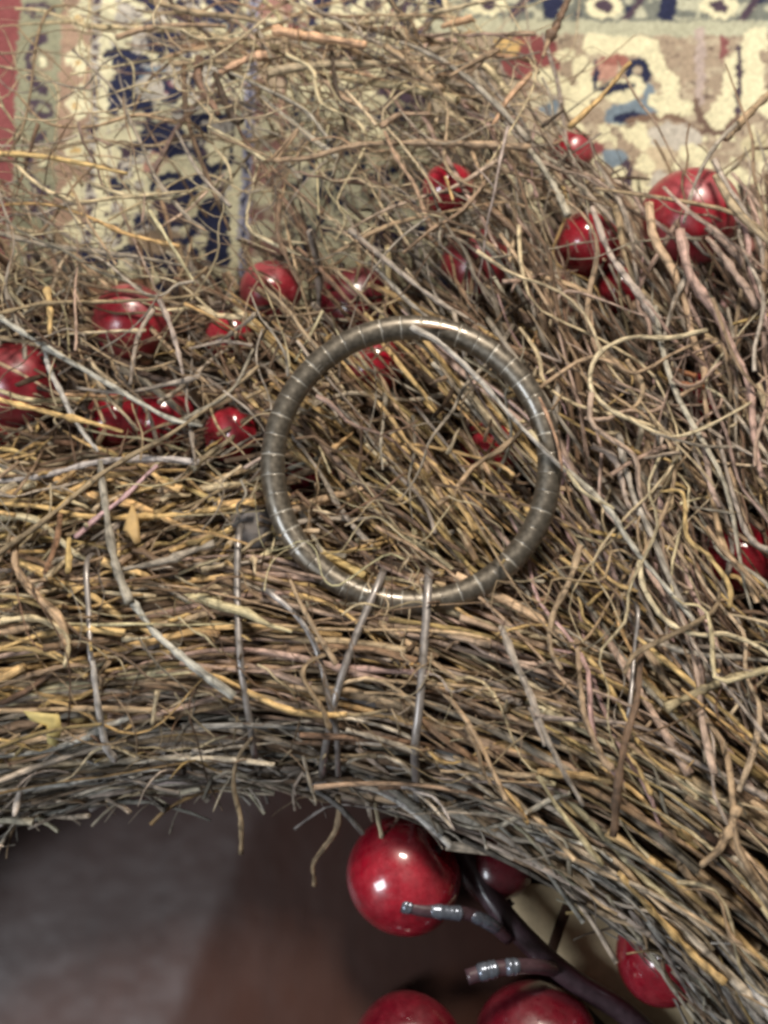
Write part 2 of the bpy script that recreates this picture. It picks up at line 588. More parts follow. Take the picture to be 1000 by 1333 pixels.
    ell(874, 137, 32, 15, CREAM, 14); line([(822, 158), (850, 150), (885, 154), (912, 172)], 3.5, (.18, .12, .09))
    ell(835, 180, 20, 14, CREAM, 20); ell(880, 178, 36, 18, LILAC, 6); ell(905, 198, 20, 12, CREAM); ell(915, 215, 14, 9, CREAM); ell(860, 205, 22, 16, (.5, .42, .3)); ell(840, 212, 12, 12, CREAM, 30); ell(833, 250, 12, 16, CREAM)
    ell(812, 225, 14, 22, DUSK, -15); ell(800, 205, 16, 12, SLATE); ell(806, 225, 7, 10, CREAM, 30); ell(770, 190, 22, 9, ROSE, 10)
    line([(912, 40), (910, 130)], 6, (.40, .33, .30)); line([(942, 50), (940, 75)], 5, (.22, .09, .09))
    ell(968, 105, 27, 50, CREAM, 8); ell(940, 150, 20, 28, CREAM, 35); ell(985, 50, 15, 18, CREAM, 10); line([(963, 62), (962, 110), (958, 160)], 4, DUSK)
    line([(905, 130), (920, 170), (945, 175), (960, 150)], 5, (.15, .10, .08)); ell(998, 135, 10, 18, CREAM); ell(985, 190, 18, 22, (.5, .45, .3)); ell(960, 230, 22, 13, CREAM, 20); ell(975, 278, 14, 10, CREAM); ell(1020, 210, 20, 30, CREAM)
    ell(950, 260, 20, 12, DUSK)
    ell(860, 240, 16, 20, LILAC); ell(1060, 110, 30, 50, SLATE); ell(1120, 90, 24, 40, CREAM)
    put((wx > 870) & (wy > 308) & (wy < 520), (0.30, 0.13, 0.11))
    put((wx > 870) & (wy > 308) & (wy < 314), (.16, .08, .07))
    # yarn-to-yarn variation
    k = 0.80 + 0.36 * vnoise(X / 2.6, Y / 2.6, 61) + 0.12 * (vnoise(X / 40, Y / 40, 62) - .5)
    return np.clip(col * k[..., None], 0, 1)


gx = np.arange(-0.185, 0.185, 0.00055)
gy = np.arange(-0.035, 0.225, 0.00055)
GX, GY = np.meshgrid(gx, gy)
pp = np.stack([GX, GY, np.zeros_like(GX)], -1)
PX, PY = proj(pp)
rc = rug_colours(PX, PY)
GZ = 0.0004 * (vnoise(GX / 0.0011 + 500, GY / 0.0011 + 500, 71) - .5) + 0.0012 * (vnoise(GX / .03 + 50, GY / .03 + 50, 72) - .5)
nyg, nxg = GX.shape
V = np.stack([GX, GY, GZ], -1).reshape(-1, 3)
idx = np.arange(nyg * nxg).reshape(nyg, nxg)
Q = np.stack([idx[:-1, :-1], idx[:-1, 1:], idx[1:, 1:], idx[1:, :-1]], -1).reshape(-1, 4)
loopb = np.concatenate([idx[0, :], idx[1:, -1], idx[-1, -2::-1], idx[-2:0:-1, 0]])
low = V[loopb].copy()
low[:, 2] = -0.0055
nb = len(loopb)
li = np.arange(nb) + len(V)
Q2 = np.stack([np.roll(loopb, -1), loopb, li, np.roll(li, -1)], -1)
V2 = np.vstack([V, low])
cc = np.vstack([rc.reshape(-1, 3), rc.reshape(-1, 3)[loopb] * 0 + np.array(TAUPE)])
mr, nt, b = newmat('woven_rug')
at = nd(nt, 'ShaderNodeAttribute', attribute_name='col')
tc = nd(nt, 'ShaderNodeTexCoord')
n = noise(nt, tc.outputs['Object'], 1500, 3, 0.6)
r = mrange(nt, n.outputs['Fac'], 0.3, 0.7, 0.8, 1.15)
vm = nd(nt, 'ShaderNodeVectorMath', operation='SCALE')
nt.links.new(at.outputs['Color'], vm.inputs[0])
nt.links.new(r.outputs[0], vm.inputs['Scale'])
nt.links.new(vm.outputs[0], b.inputs['Base Color'])
b.inputs['Roughness'].default_value = 0.85
b.inputs['Specular IOR Level'].default_value = 0.06
bp = nd(nt, 'ShaderNodeBump')
bp.inputs['Strength'].default_value = 0.6
bp.inputs['Distance'].default_value = 0.0005
nt.links.new(n.outputs['Fac'], bp.inputs['Height'])
nt.links.new(bp.outputs[0], b.inputs['Normal'])
rug = link('rug', mesh_np('rug', V2, np.vstack([Q, Q2]), mr, cols=cc))
tag(rug, 'oriental rug with cream, navy and rose woven pattern beneath the frayed twigs', 'rug')

# ------------------------------------------------------------------ wreath
wreath = empty('twig_wreath', (0, 0, 0))
tag(wreath, 'dry twig wreath of tangled brown and straw coloured stalks bound with thin wires', 'wreath')

PAL = {
    'straw': (0.47, 0.33, 0.155), 'pale': (0.55, 0.45, 0.29), 'tan': (0.325, 0.232, 0.145), 'brown': (0.18, 0.112, 0.068),
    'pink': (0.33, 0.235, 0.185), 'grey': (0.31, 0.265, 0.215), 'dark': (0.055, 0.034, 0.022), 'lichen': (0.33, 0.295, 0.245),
    'peach': (0.52, 0.33, 0.20), 'cool': (0.40, 0.365, 0.33), 'rust': (0.30, 0.12, 0.05), 'moss': (0.12, 0.125, 0.06),
    'rosy': (0.48, 0.32, 0.30),
}


def pcol(keys, jit=0.34):
    c = np.array(PAL[keys[int(rng.integers(len(keys)))]])
    c = np.clip(c * max(.3, 1 + jit * rng.normal()) * (1 + 0.025 * rng.normal(size=3)), 0.012, 2)
    return c * min(1.0, 0.66 / c.max())


for k_ in ('straw', 'pale', 'tan', 'pink', 'grey', 'cool', 'rosy'):
    PAL[k_] = tuple(c_ * 1.16 for c_ in PAL[k_])
PAL['lichen'] = (0.53, 0.445, 0.345)
PAL['straw'] = (0.58, 0.395, 0.175)

PX2M = 0.17e-3
parts = []      # (score, P, R, col, sides, flat)
loose = []


def add_twig(P, R, col, sides=5, flat=1.0, part=False, score=0.0):
    (parts if part else loose).append((score, np.asarray(P), np.asarray(R), np.asarray(col), sides, flat))


def taper(n, w, tip=0.28, knots=True):
    s = np.linspace(0, 1, n)
    r = w * (1 - (1 - tip) * s ** 1.4)
    if knots:
        r = r * (1 + 0.15 * rng.normal(size=n))
        if rng.random() < .5:
            r[int(rng.integers(1, n - 1))] *= 1.45
    if rng.random() < .5:
        r = r[::-1]
    return np.clip(r, w * 0.25, w * 1.6)


def shoot(P, R, col):
    """a side shoot leaving a stalk at an angle"""
    k = int(rng.integers(2, len(P) - 2))
    t = P[k + 1] - P[k - 1]
    L = np.linalg.norm(P[-1] - P[0]) * rng.uniform(.10, .28)
    t = t / (np.linalg.norm(t) + 1e-9) * (1 if rng.random() < .6 else -1)
    side = np.array([-t[1], t[0], 0.35 * rng.normal()]) * (1 if rng.random() < .5 else -1)
    d = t + side * rng.uniform(.35, 1.1)
    d /= np.linalg.norm(d) + 1e-9
    s = np.linspace(0, 1, 6)[:, None]
    Q = P[k] + d * L * s + t * L * 0.35 * s * s * rng.normal() + np.array([0, 0, -.25 * L]) * s * s
    Q[:, 2] = np.maximum(Q[:, 2], 0.0012)
    r = R[k] * np.linspace(.7, .22, 6)
    add_twig(Q, r, np.clip(col * rng.uniform(.8, 1.25), .015, .75), 5, 1.0, False, -1)


def region(x0, x1, y0, y1, num, ang, spread, len_, wid, hz, keys, wave=0.10, deep=False, jit=0.22, curl=0.0, inside=None, rel=False, slope=0.010, sides=5):
    k = 0
    tries = 0
    while k < num and tries < num * 6:
        tries += 1
        px, py = rng.uniform(x0, x1), rng.uniform(y0, y1)
        if inside is not None and not inside(px, py):
            continue
        a = math.radians((ang if not callable(ang) else ang(px, py)) + spread * rng.normal())
        L = rng.uniform(*len_) * (1.2 if len_[1] > 200 else 1)
        wpx = rng.uniform(*wid) * (0.8 + 0.4 * rng.random())
        n = 11 if L > 90 else 7
        s = np.linspace(-.5, .5, n)
        ph, fr = rng.uniform(0, 6.28, 2), rng.uniform(0.6, 2.2, 2)
        off = .75 * wave * L * (0.6 * np.sin(fr[0] * math.pi * s * 2 + ph[0]) * rng.normal() * .5 + 0.35 * np.sin(fr[1] * math.pi * s * 4 + ph[1]) * rng.normal() * .35)
        off += L * curl * rng.normal() * (s * s - .08) * 2
        off += 0.3 * wpx * 0.5 * np.cumsum(rng.normal(size=n)) * .5
        X = px + L * s * math.cos(a) - off * math.sin(a)
        Y = py + L * s * math.sin(a) + off * math.cos(a)
        h0 = rng.uniform(*hz)
        dh = slope * rng.normal() * 2 * s + 0.003 * np.sin(3.0 * s + ph[0])
        if rel:
            P = []
            for xx, yy, d in zip(X, Y, dh):
                q = onsurf(xx, yy, h0 + min(d, 0.006))
                P.append(q)
        else:
            P = [U(xx, yy, max(0.002, h0 + d)) for xx, yy, d in zip(X, Y, dh)]
        P = np.array(P)
        if P[:, 2].min() < 0.001:
            P[:, 2] = np.maximum(P[:, 2], 0.0012)
        R = taper(n, wpx * PX2M * 0.5)
        if not deep and (wave > .11 or L > 230):
            m2 = 25 if wave > .11 else 19
            P = smooth_path(P, m2)
            R = np.interp(np.linspace(0, 1, m2), np.linspace(0, 1, n), R)
        vis = (np.clip(X, 0, 1000) == X).mean() * (np.clip(Y, 0, 1333) == Y).mean()
        sc = -1 if deep else vis * L * wpx * (0.3 + max(0, (P[:, 2].mean() - .03) * 20))
        cc_ = pcol(keys, jit)
        add_twig(P, R, cc_, sides, 1.0 if rng.random() < .6 else 0.5, False, sc)
        if not deep and n == 11 and wave < .2 and rng.random() < (.10 if ((360 < px < 730 and 430 < py < 780) or (px > 690 and py > 300)) else .36):
            shoot(P, R, cc_)
        k += 1


# ---- the bound bundle: stalks laid along the ring, in layers
def core(num, lay, keyfun, wid, jang, lenr, deep=False, thr=(-62, 58), phr=(-1.15, 1.9)):
    for _ in range(num):
        th = math.radians(90 - rng.uniform(*thr))          # measured from straight up the picture
        ph = rng.uniform(*phr)                             # 0 = top of the tube, + = inner side
        q = rng.uniform(*lay)
        L = rng.uniform(*lenr) * PX2M
        n = 11
        s = np.linspace(-.5, .5, n)
        da = L * s / RC
        ja = jang * rng.normal()
        phs = ph + ja * s * L / RT * 0.5 + 0.10 * np.sin(5 * s + rng.uniform(0, 6)) * rng.normal()
        rad = RT * q + 0.0007 * np.cumsum(rng.normal(size=n)) * .28
        lift = 0.0
        if rng.random() < .16:
            lift = 0.010 * np.maximum(0, (s * (1 if rng.random() < .5 else -1))) ** 1.5 * 2
        rr = RC - (rad + lift) * np.sin(phs)
        zz = ZC + (rad + lift) * np.cos(phs)
        tt = th - da
        P = np.stack([WX + rr * np.cos(tt), WY + rr * np.sin(tt), np.maximum(zz, 0.003)], -1)
        wpx = rng.uniform(*wid)
        thd = 90 - math.degrees(th)
        X, Y = proj(P)
        vis = (np.clip(X, 0, 1000) == X).mean() * (np.clip(Y, 0, 1333) == Y).mean()
        sc = -1 if deep else vis * L / PX2M * wpx * (1.2 if q > .97 else .5)
        add_twig(P, taper(n, wpx * PX2M * .5), pcol(keyfun(thd, ph)), 5, 1.0 if rng.random() < .6 else .55, False, sc)


def kf(th, ph):
    if ph > 0.85 + 0.25 * rng.normal():
        return ['lichen', 'lichen', 'cool', 'grey', 'tan', 'grey']
    if th < -8:
        return ['straw', 'tan', 'straw', 'pale', 'brown', 'grey']
    if th < 22:
        return ['pink', 'tan', 'straw', 'pink', 'tan', 'brown']
    return ['tan', 'straw', 'grey', 'brown', 'pale', 'tan']


core(750, (0.55, 0.83), lambda t, p: ['dark', 'brown', 'dark', 'brown'], (7, 13), 0.13, (300, 650), True)  # under-layer coloured darker, painting in the shade of the gaps
core(620, (0.86, 1.0), kf, (6, 15), 0.13, (280, 680))
core(260, (0.97, 1.08), kf, (4, 10), 0.26, (160, 460))
core(110, (1.0, 1.12), lambda t, p: ['tan', 'straw', 'grey', 'pale'], (3.5, 7), 0.8, (60, 220))
# frayed grey fibre along the inner edge
core(360, (0.9, 1.10), lambda t, p: ['lichen', 'cool', 'lichen', 'grey', 'tan'], (3, 8), 0.7, (50, 230), False, (-60, 56), (0.95, 1.9))

# ---- loose stalks outside the bundle
left_rug = lambda x, y: True
region(-250, 1250, 400, 880, 2300, lambda x, y: 25 + 40 * min(1, max(0, (x - 250) / 600)), 28, (140, 380), (5, 12), (0.004, 0.040), ['dark', 'brown', 'brown', 'dark', 'grey', 'tan'], .10, True, .3)  # low fill in mostly dark browns, shade between stalks put into their colour
region(-250, 700, 400, 800, 420, 15, 40, (120, 300), (4, 9), (0.030, 0.050), ['brown', 'tan', 'grey', 'brown', 'dark'], .1)
# left of the ring, straw lying level
region(-200, 345, 585, 830, 230, -4, 20, (90, 330), (6, 14), (-0.010, 0.001), ['straw', 'tan', 'straw', 'brown', 'pale', 'grey'], .10, rel=True, slope=.006)
region(-200, 345, 620, 800, 90, -30, 25, (40, 150), (5, 10), (-0.006, 0.001), ['straw', 'tan', 'pale'], .08, rel=True, slope=.006)
region(-200, 350, 400, 600, 100, 12, 40, (80, 300), (4, 10), (-0.024, 0.0), ['grey', 'tan', 'brown', 'brown', 'pale'], .12, rel=True, slope=.010)
# seen through the ring: a brush of stalks running down to the right
region(360, 740, 430, 770, 230, lambda x, y: 44 + (y - 600) * .03, 8, (140, 320), (4.5, 10), (-0.030, -0.006), ['tan', 'brown', 'straw', 'grey', 'straw', 'tan'], .04, rel=True, slope=.008)
region(370, 720, 450, 740, 95, 45, 6, (150, 300), (4, 8), (-0.016, -0.004), ['straw', 'pale', 'straw', 'tan'], .04, rel=True, slope=.006)
region(360, 740, 430, 740, 24, 44, 40, (50, 160), (3, 5), (-0.022, -0.006), ['brown', 'grey', 'tan'], .2, rel=True)
# right: long wavy hair-like stalks
region(700, 1250, 330, 900, 330, lambda x, y: 66 + (x - 850) * .03, 11, (260, 560), (5, 13), (-0.028, 0.004), ['pink', 'grey', 'pink', 'rosy', 'tan', 'grey', 'brown'], .13, rel=True, slope=.008)
region(690, 1250, 640, 930, 120, 40, 18, (90, 300), (4, 8.5), (-0.014, 0.001), ['straw', 'tan', 'brown', 'grey'], .12, rel=True, slope=.006)
region(720, 1250, 330, 800, 30, 60, 40, (60, 200), (3, 5), (-0.012, 0.002), ['tan', 'pink', 'straw'], .3, rel=True, curl=.5)
# between ring and rug on the right of the middle
tr = lambda x, y: y > 40 + max(0, (x - 560)) * .62
region(560, 1000, 150, 480, 150, 58, 15, (120, 340), (4, 10), (-0.034, 0.0), ['pink', 'grey', 'brown', 'grey', 'brown'], .10, rel=True, inside=tr)
# fraying ends over the rug
region(-200, 340, 195, 400, 34, 8, 14, (150, 420), (3.5, 9), (-0.030, 0.0), ['tan', 'grey', 'pale', 'pale', 'tan'], .12, rel=True)
region(-150, 420, 120, 400, 22, 48, 14, (100, 300), (3.5, 9), (-0.034, -0.004), ['grey', 'pale', 'tan', 'grey'], .10, rel=True)
region(-150, 420, 60, 400, 6, -25, 25, (80, 240), (3, 6), (-0.034, -0.004), ['grey', 'brown', 'tan'], .15, rel=True)
tm = lambda x, y: y < 210 or x > 330
region(160, 760, -60, 250, 50, 36, 14, (120, 330), (4, 12), (-0.034, 0.0), ['grey', 'pale', 'pink', 'tan', 'dark'], .10, rel=True, inside=lambda x, y: x < 640 or y > (x - 640) * 1.2)
region(160, 720, -60, 230, 40, 4, 10, (100, 330), (4, 14), (-0.030, 0.0), ['tan', 'peach', 'pale', 'tan', 'pink'], .08, rel=True, inside=lambda x, y: x < 640 or y > (x - 640) * 1.2)
region(250, 720, 40, 300, 46, -28, 18, (70, 220), (3.5, 8), (-0.030, 0.002), ['tan', 'pale', 'pink', 'grey'], .12, rel=True)
region(330, 720, 200, 470, 44, 47, 14, (120, 320), (4, 9), (-0.034, 0.0), ['grey', 'brown', 'grey', 'dark', 'tan'], .08, rel=True)
region(330, 700, 250, 430, 34, -20, 40, (60, 200), (3, 6), (-0.034, 0.0), ['grey', 'brown', 'dark', 'tan'], .2, rel=True)
region(740, 1100, 140, 330, 14, -35, 30, (80, 220), (3, 6), (-0.034, 0.0), ['grey', 'brown', 'tan'], .15, rel=True)
region(-150, 1150, 40, 1000, 340, 30, 45, (60, 220), (1.8, 3.2), (0.0, 0.006), ['tan', 'pale', 'grey', 'brown'], .22, rel=True, curl=.4, inside=lambda x, y: x < 560 or (y > 640 and rng.random() < .6))
region(790, 1200, 300, 880, 64, 64, 12, (260, 520), (4, 9), (0.001, 0.008), ['pale', 'pink', 'grey', 'tan', 'pale'], .30, rel=True, curl=.4, slope=.006)
region(720, 1100, 380, 800, 16, 40, 70, (140, 300), (4, 7), (0.001, 0.008), ['pale', 'pink', 'tan'], .6, rel=True, curl=1.0, slope=.006)
region(-100, 720, 30, 420, 60, 30, 30, (180, 420), (3, 6), (-0.01, 0.006), ['pale', 'grey', 'pale', 'tan'], .36, rel=True, curl=.6, slope=.008)
for x0, x1, y0, y1, k_ in ((-60, 330, 80, 390, 48), (330, 700, 20, 300, 70), (60, 480, 10, 120, 20)):
    region(x0, x1, y0, y1, k_, 25, 40, (120, 300), (2.2, 4.2), (-0.024, 0.004), ['pale', 'grey', 'pale', 'tan'], .3, rel=True, curl=.4, slope=.008)
region(690, 800, 150, 260, 22, 50, 32, (90, 240), (4, 9), (-0.012, 0.002), ['grey', 'pink', 'tan'], .12, rel=True)
# chaff: short broken bits lying all over
region(-150, 1150, 420, 1000, 300, 15, 60, (14, 46), (3, 7), (-0.002, 0.002), ['straw', 'pale', 'tan', 'brown'], .05, rel=True, slope=.004)
region(-100, 1050, 200, 610, 100, 30, 45, (80, 260), (4, 8), (0.0, 0.006), ['grey', 'tan', 'brown', 'pink'], .10, rel=True)
region(-150, 800, 60, 420, 60, 20, 60, (14, 50), (3, 6), (-0.02, 0.0), ['pale', 'tan', 'grey'], .05, rel=True, slope=.004)

# ---- stalks one can follow in the photograph: (points, width px, colour, height above the heap in mm)
TR = [
    ([(0, 414), (60, 452), (140, 500), (215, 545), (262, 556)], 9, 'cool', 6),
    ([(0, 440), (50, 449), (110, 480), (145, 520), (180, 560)], 7, 'tan', 3),
    ([(-20, 515), (40, 530), (100, 545), (160, 562)], 9, 'straw', 5),
    ([(-20, 735), (60, 675), (140, 610), (220, 565), (300, 505), (335, 475)], 8, 'tan', 7),
    ([(-20, 628), (50, 622), (120, 605), (190, 600), (260, 603)], 10, 'cool', 3),
    ([(-20, 655), (50, 660), (110, 672), (180, 674), (250, 668), (330, 655)], 9, 'straw', 3),
    ([(98, 700), (130, 672), (165, 645), (205, 606)], 8, 'rosy', 6),
    ([(60, 450), (65, 480), (85, 520), (105, 555), (130, 590)], 9, 'cool', 4),
    ([(62, 375), (66, 400), (64, 440)], 10, 'straw', 5),
    ([(-10, 410), (60, 395), (140, 393), (210, 390), (260, 385)], 6, 'tan', 6),
    ([(200, 400), (180, 440), (170, 500)], 8, 'grey', 5),
    ([(208, 390), (225, 440), (238, 490)], 8, 'grey', 6),
    ([(90, 435), (140, 432), (190, 430)], 6, 'pale', 5),
    ([(240, 395), (275, 412), (305, 430)], 5, 'straw', 7),
    ([(100, 505), (160, 512), (220, 500), (260, 490)], 8, 'grey', 4),
    ([(245, 455), (290, 445), (330, 450)], 6, 'grey', 4),
    ([(110, 445), (150, 470), (190, 482), (235, 470)], 5, 'tan', 4),
    ([(130, 600), (142, 690), (152, 740), (172, 785)], 13, 'grey', 6),
    ([(170, 780), (205, 825), (255, 865), (305, 905)], 12, 'cool', 5),
    ([(160, 742), (220, 728), (278, 708)], 10, 'grey', 6),
    ([(18, 700), (25, 745), (50, 780), (75, 805), (88, 845)], 13, 'tan', 5),
    ([(-10, 810), (40, 804), (75, 815), (90, 835), (86, 870)], 9, 'pale', 5),
    ([(-10, 848), (40, 845), (85, 862), (110, 880)], 8, 'straw', 4),
    ([(-10, 895), (40, 880), (85, 868), (120, 866)], 8, 'tan', 5),
    ([(-10, 925), (60, 925), (130, 923), (200, 924)], 9, 'tan', 3),
    ([(120, 860), (128, 920), (138, 970), (150, 990)], 10, 'cool', 6),
    ([(205, 900), (198, 945)], 6, 'pale', 6),
    ([(90, 700), (90, 745)], 9, 'straw', 7),
    # around and over the pewter ring
    ([(535, 425), (575, 447), (620, 490), (670, 545), (738, 612)], 8, 'cool', (22.5, 13)),
    ([(690, 560), (712, 590), (738, 612), (760, 640), (800, 662)], 6, 'pale', 12),
    ([(738, 612), (790, 662), (815, 700), (850, 745), (905, 810)], 9, 'cool', (11, 6)),
    ([(540, 424), (585, 428), (625, 438), (662, 462), (700, 515), (724, 570), (732, 612)], 4.5, 'peach', (20, 13)),
    ([(535, 440), (565, 465), (600, 515)], 5, 'tan', 12),
    ([(605, 465), (645, 490), (665, 510)], 5, 'pale', 13),
    ([(445, 470), (480, 510), (510, 545), (535, 580), (570, 610), (620, 690)], 7, 'straw', 3),
    ([(510, 565), (545, 610), (580, 660), (615, 700)], 8, 'straw', -2),
    ([(500, 585), (545, 640), (600, 690)], 7, 'straw', -4),
    ([(390, 545), (440, 600), (500, 650), (560, 690), (610, 720)], 10, 'brown', 0),
    ([(380, 565), (420, 620), (450, 670), (490, 715)], 9, 'grey', -3),
    ([(385, 640), (430, 680), (480, 725), (560, 760)], 9, 'brown', -2),
    ([(415, 580), (430, 615)], 4, 'pale', 0),
    ([(505, 577), (560, 582), (605, 592), (650, 605), (670, 620)], 6, 'straw', 1),
    ([(640, 480), (600, 530), (625, 600), (630, 650)], 5, 'tan', -2),
    ([(600, 560), (640, 620), (680, 680), (720, 700)], 8, 'tan', -3),
    ([(540, 690), (536, 712)], 7, 'pale', -6), ([(550, 690), (558, 718)], 4, 'pale', -6),
    # over the ring's upper left
    ([(345, 375), (375, 405), (400, 440), (425, 465)], 7, 'tan', 12),
    ([(350, 412), (385, 410), (420, 405)], 4, 'tan', 10), ([(420, 405), (405, 435), (385, 470)], 4, 'pale', 10),
    ([(345, 420), (370, 460), (375, 490)], 5, 'grey', 8), ([(330, 455), (300, 510), (240, 545)], 6, 'grey', 7),
    ([(455, 300), (510, 345), (560, 385), (620, 420)], 9, 'grey', 5),
    ([(480, 340), (540, 400), (600, 440)], 7, 'grey', 2),
    ([(430, 345), (470, 385), (505, 415)], 6, 'tan', 4),
    # upper middle
    ([(330, 195), (365, 230), (395, 258), (420, 280)], 6, 'brown', 4),
    ([(270, 165), (300, 180), (345, 210)], 6, 'pale', 6),
    ([(355, 40), (400, 48), (450, 58), (478, 66)], 15, 'peach', 3),
    ([(285, 95), (320, 78), (350, 70)], 14, 'peach', 2),
    ([(150, 50), (190, 38), (240, 34), (295, 36)], 9, 'tan', 3),
    ([(195, 0), (250, 15), (300, 20), (345, 30)], 10, 'tan', 2),
    ([(260, 75), (262, 110), (285, 150)], 14, 'brown', 2),
    ([(340, 125), (400, 175), (440, 205)], 9, 'grey', 4),
    ([(300, 95), (390, 140), (430, 185)], 8, 'grey', 4),
    ([(450, 118), (475, 145), (490, 165)], 7, 'pale', 7),
    ([(495, 165), (520, 150), (560, 150)], 9, 'tan', 6),
    ([(500, 170), (515, 205), (540, 240), (555, 280), (565, 300)], 8, 'tan', 7),
    ([(330, 210), (400, 205), (460, 190), (530, 185), (620, 187), (690, 192)], 11, 'tan', 5),
    ([(500, 60), (540, 85), (575, 115)], 15, 'tan', 4),
    ([(520, 55), (560, 70), (600, 95), (650, 140), (690, 185)], 10, 'grey', 5),
    ([(585, 100), (620, 80), (650, 65)], 9, 'tan', 5), ([(640, 165), (660, 130), (690, 95)], 9, 'peach', 4),
    ([(575, 35), (615, 25)], 13, 'peach', 2),
    ([(430, 60), (438, 110), (452, 170)], 8, 'dark', 0),
    ([(745, -10), (728, 25), (714, 52)], 13, 'brown', 5), ([(714, 52), (705, 75)], 8, 'tan', 5),
    ([(742, 165), (780, 128), (820, 80)], 9, 'straw', 6),
    ([(706, 165), (735, 142)], 6, 'dark', 3),
    ([(580, 230), (590, 262)], 5, 'straw', 8),
    ([(632, 238), (600, 275), (560, 300), (525, 330)], 6, 'tan', 8),
    ([(345, 230), (395, 160), (350, 210)], 5, 'tan', 4),
    ([(365, 255), (362, 300), (375, 340), (390, 370)], 8, 'brown', 5),
    # upper left
    ([(95, 65), (150, 120), (180, 180), (205, 235), (245, 285), (265, 300)], 7, 'grey', 4),
    ([(20, 120), (60, 160), (120, 165), (180, 150), (230, 160)], 6, 'tan', 3),
    ([(-10, 200), (50, 203), (110, 212), (165, 225)], 8, 'straw', 5),
    ([(20, 215), (55, 245), (100, 262), (150, 258), (190, 255), (245, 250)], 6, 'pale', 6),
    ([(120, 240), (170, 255), (220, 258), (260, 245)], 7, 'pale', 5),
    ([(-10, 268), (60, 266), (110, 280), (170, 305), (235, 320)], 6, 'straw', 4),
    ([(-10, 300), (60, 318), (140, 328), (240, 345)], 8, 'grey', 3),
    ([(195, 275), (225, 320), (255, 370)], 6, 'pale', 6),
    ([(230, 170), (260, 225), (300, 270)], 7, 'grey', 5),
    ([(280, 95), (300, 145), (315, 160)], 14, 'dark', 2),
    ([(240, 85), (245, 155), (275, 240), (300, 300)], 8, 'brown', 2),
    # right
    ([(690, 195), (720, 240), (740, 280)], 11, 'grey', 5),
    ([(770, 270), (795, 335), (830, 385), (855, 420)], 12, 'grey', 5),
    ([(885, 300), (900, 360), (935, 410), (960, 460), (978, 500), (985, 560), (995, 620)], 13, 'pink', 7),
    ([(900, 345), (880, 390), (865, 440)], 9, 'grey', 5),
    ([(920, 310), (960, 360), (990, 400)], 12, 'pink', 5),
    ([(920, 430), (870, 440), (820, 440), (780, 462), (768, 500), (785, 528), (815, 545), (870, 568), (920, 555), (975, 525)], 7, 'pale', 10),
    ([(770, 405), (775, 450), (795, 495)], 7, 'tan', 6),
    ([(815, 470), (835, 500), (830, 525), (815, 535)], 8, 'tan', 6),
    ([(850, 455), (890, 445)], 5, 'tan', 8), ([(875, 480), (905, 490)], 8, 'rust', 3), ([(870, 495), (920, 505)], 7, 'rust', 2), ([(880, 520), (915, 500)], 7, 'tan', 4),
    ([(960, 160), (930, 190), (905, 235), (890, 290)], 7, 'grey', 4), ([(1010, 115), (975, 145), (945, 180)], 13, 'tan', 3),
    ([(770, 580), (800, 600), (815, 650), (830, 670)], 10, 'grey', 6),
    ([(805, 565), (820, 630), (850, 700), (880, 770), (910, 815)], 11, 'grey', 6),
    ([(860, 640), (885, 640), (893, 660), (897, 700), (925, 725), (950, 760), (952, 790)], 7, 'straw', 8),
    ([(832, 730), (838, 765), (865, 805), (905, 825), (945, 825), (985, 840), (1010, 860)], 8, 'pale', 7),
    ([(915, 565), (925, 630), (938, 660)], 9, 'pink', 7),
    ([(935, 570), (955, 650), (975, 700), (1010, 720)], 9, 'grey', 6),
    ([(840, 670), (870, 700), (900, 745)], 8, 'tan', 5),
    ([(755, 710), (740, 760), (722, 800), (720, 840), (735, 870)], 9, 'tan', 7),
    ([(760, 715), (795, 755), (830, 770)], 5, 'straw', 6), ([(730, 650), (760, 680), (770, 690)], 6, 'tan', 6),
    ([(900, 660), (955, 668)], 4, 'grey', 7),
    # lower right bundle
    ([(652, 815), (670, 860), (690, 910), (715, 975), (755, 1048)], 10, 'grey', 6), ([(690, 920), (710, 970)], 8, 'grey', 6),
    ([(750, 830), (756, 900), (762, 935), (785, 985), (800, 1000)], 9, 'tan', 6),
    ([(835, 820), (830, 900), (815, 960), (805, 1020), (798, 1090)], 11, 'brown', 6),
    ([(1010, 868), (960, 880), (910, 900), (865, 920)], 12, 'tan', 5),
    ([(830, 830), (900, 850), (960, 857), (1010, 862)], 8, 'grey', 4),
    ([(700, 1010), (740, 1070), (785, 1125)], 8, 'pale', 5),
    ([(805, 1135), (850, 1185), (900, 1240), (945, 1280)], 11, 'straw', 5),
    ([(960, 1050), (940, 1100), (910, 1130)], 13, 'tan', 6),
    ([(815, 980), (835, 1005), (850, 1035)], 6, 'straw', 6),
    ([(650, 1022), (672, 1045), (688, 1072)], 6, 'straw', 5),
    ([(605, 945), (622, 975), (630, 1005), (655, 1035), (685, 1065)], 6, 'tan', 6),
    ([(715, 1082), (738, 1100), (742, 1140)], 6, 'lichen', 5),
    ([(700, 1005), (760, 1012), (800, 1020)], 11, 'straw', 3),
    ([(590, 985), (650, 1005), (700, 1010)], 9, 'tan', 3),
    ([(450, 950), (500, 965), (545, 980)], 9, 'grey', 3),
    ([(440, 845), (405, 860), (395, 880), (420, 920), (432, 950)], 8, 'tan', 6),
    ([(378, 755), (400, 800), (440, 865)], 8, 'tan', 7),
    ([(810, 1200), (830, 1225)], 11, 'straw', 4),
    ([(800, 1180), (845, 1240), (885, 1300), (920, 1345)], 8, 'lichen', 4), ([(820, 1185), (870, 1245), (905, 1310)], 7, 'grey', 5),
    ([(845, 1200), (890, 1270), (940, 1340)], 8, 'cool', 4), ([(790, 1165), (835, 1225), (862, 1262)], 5, 'lichen', 6),
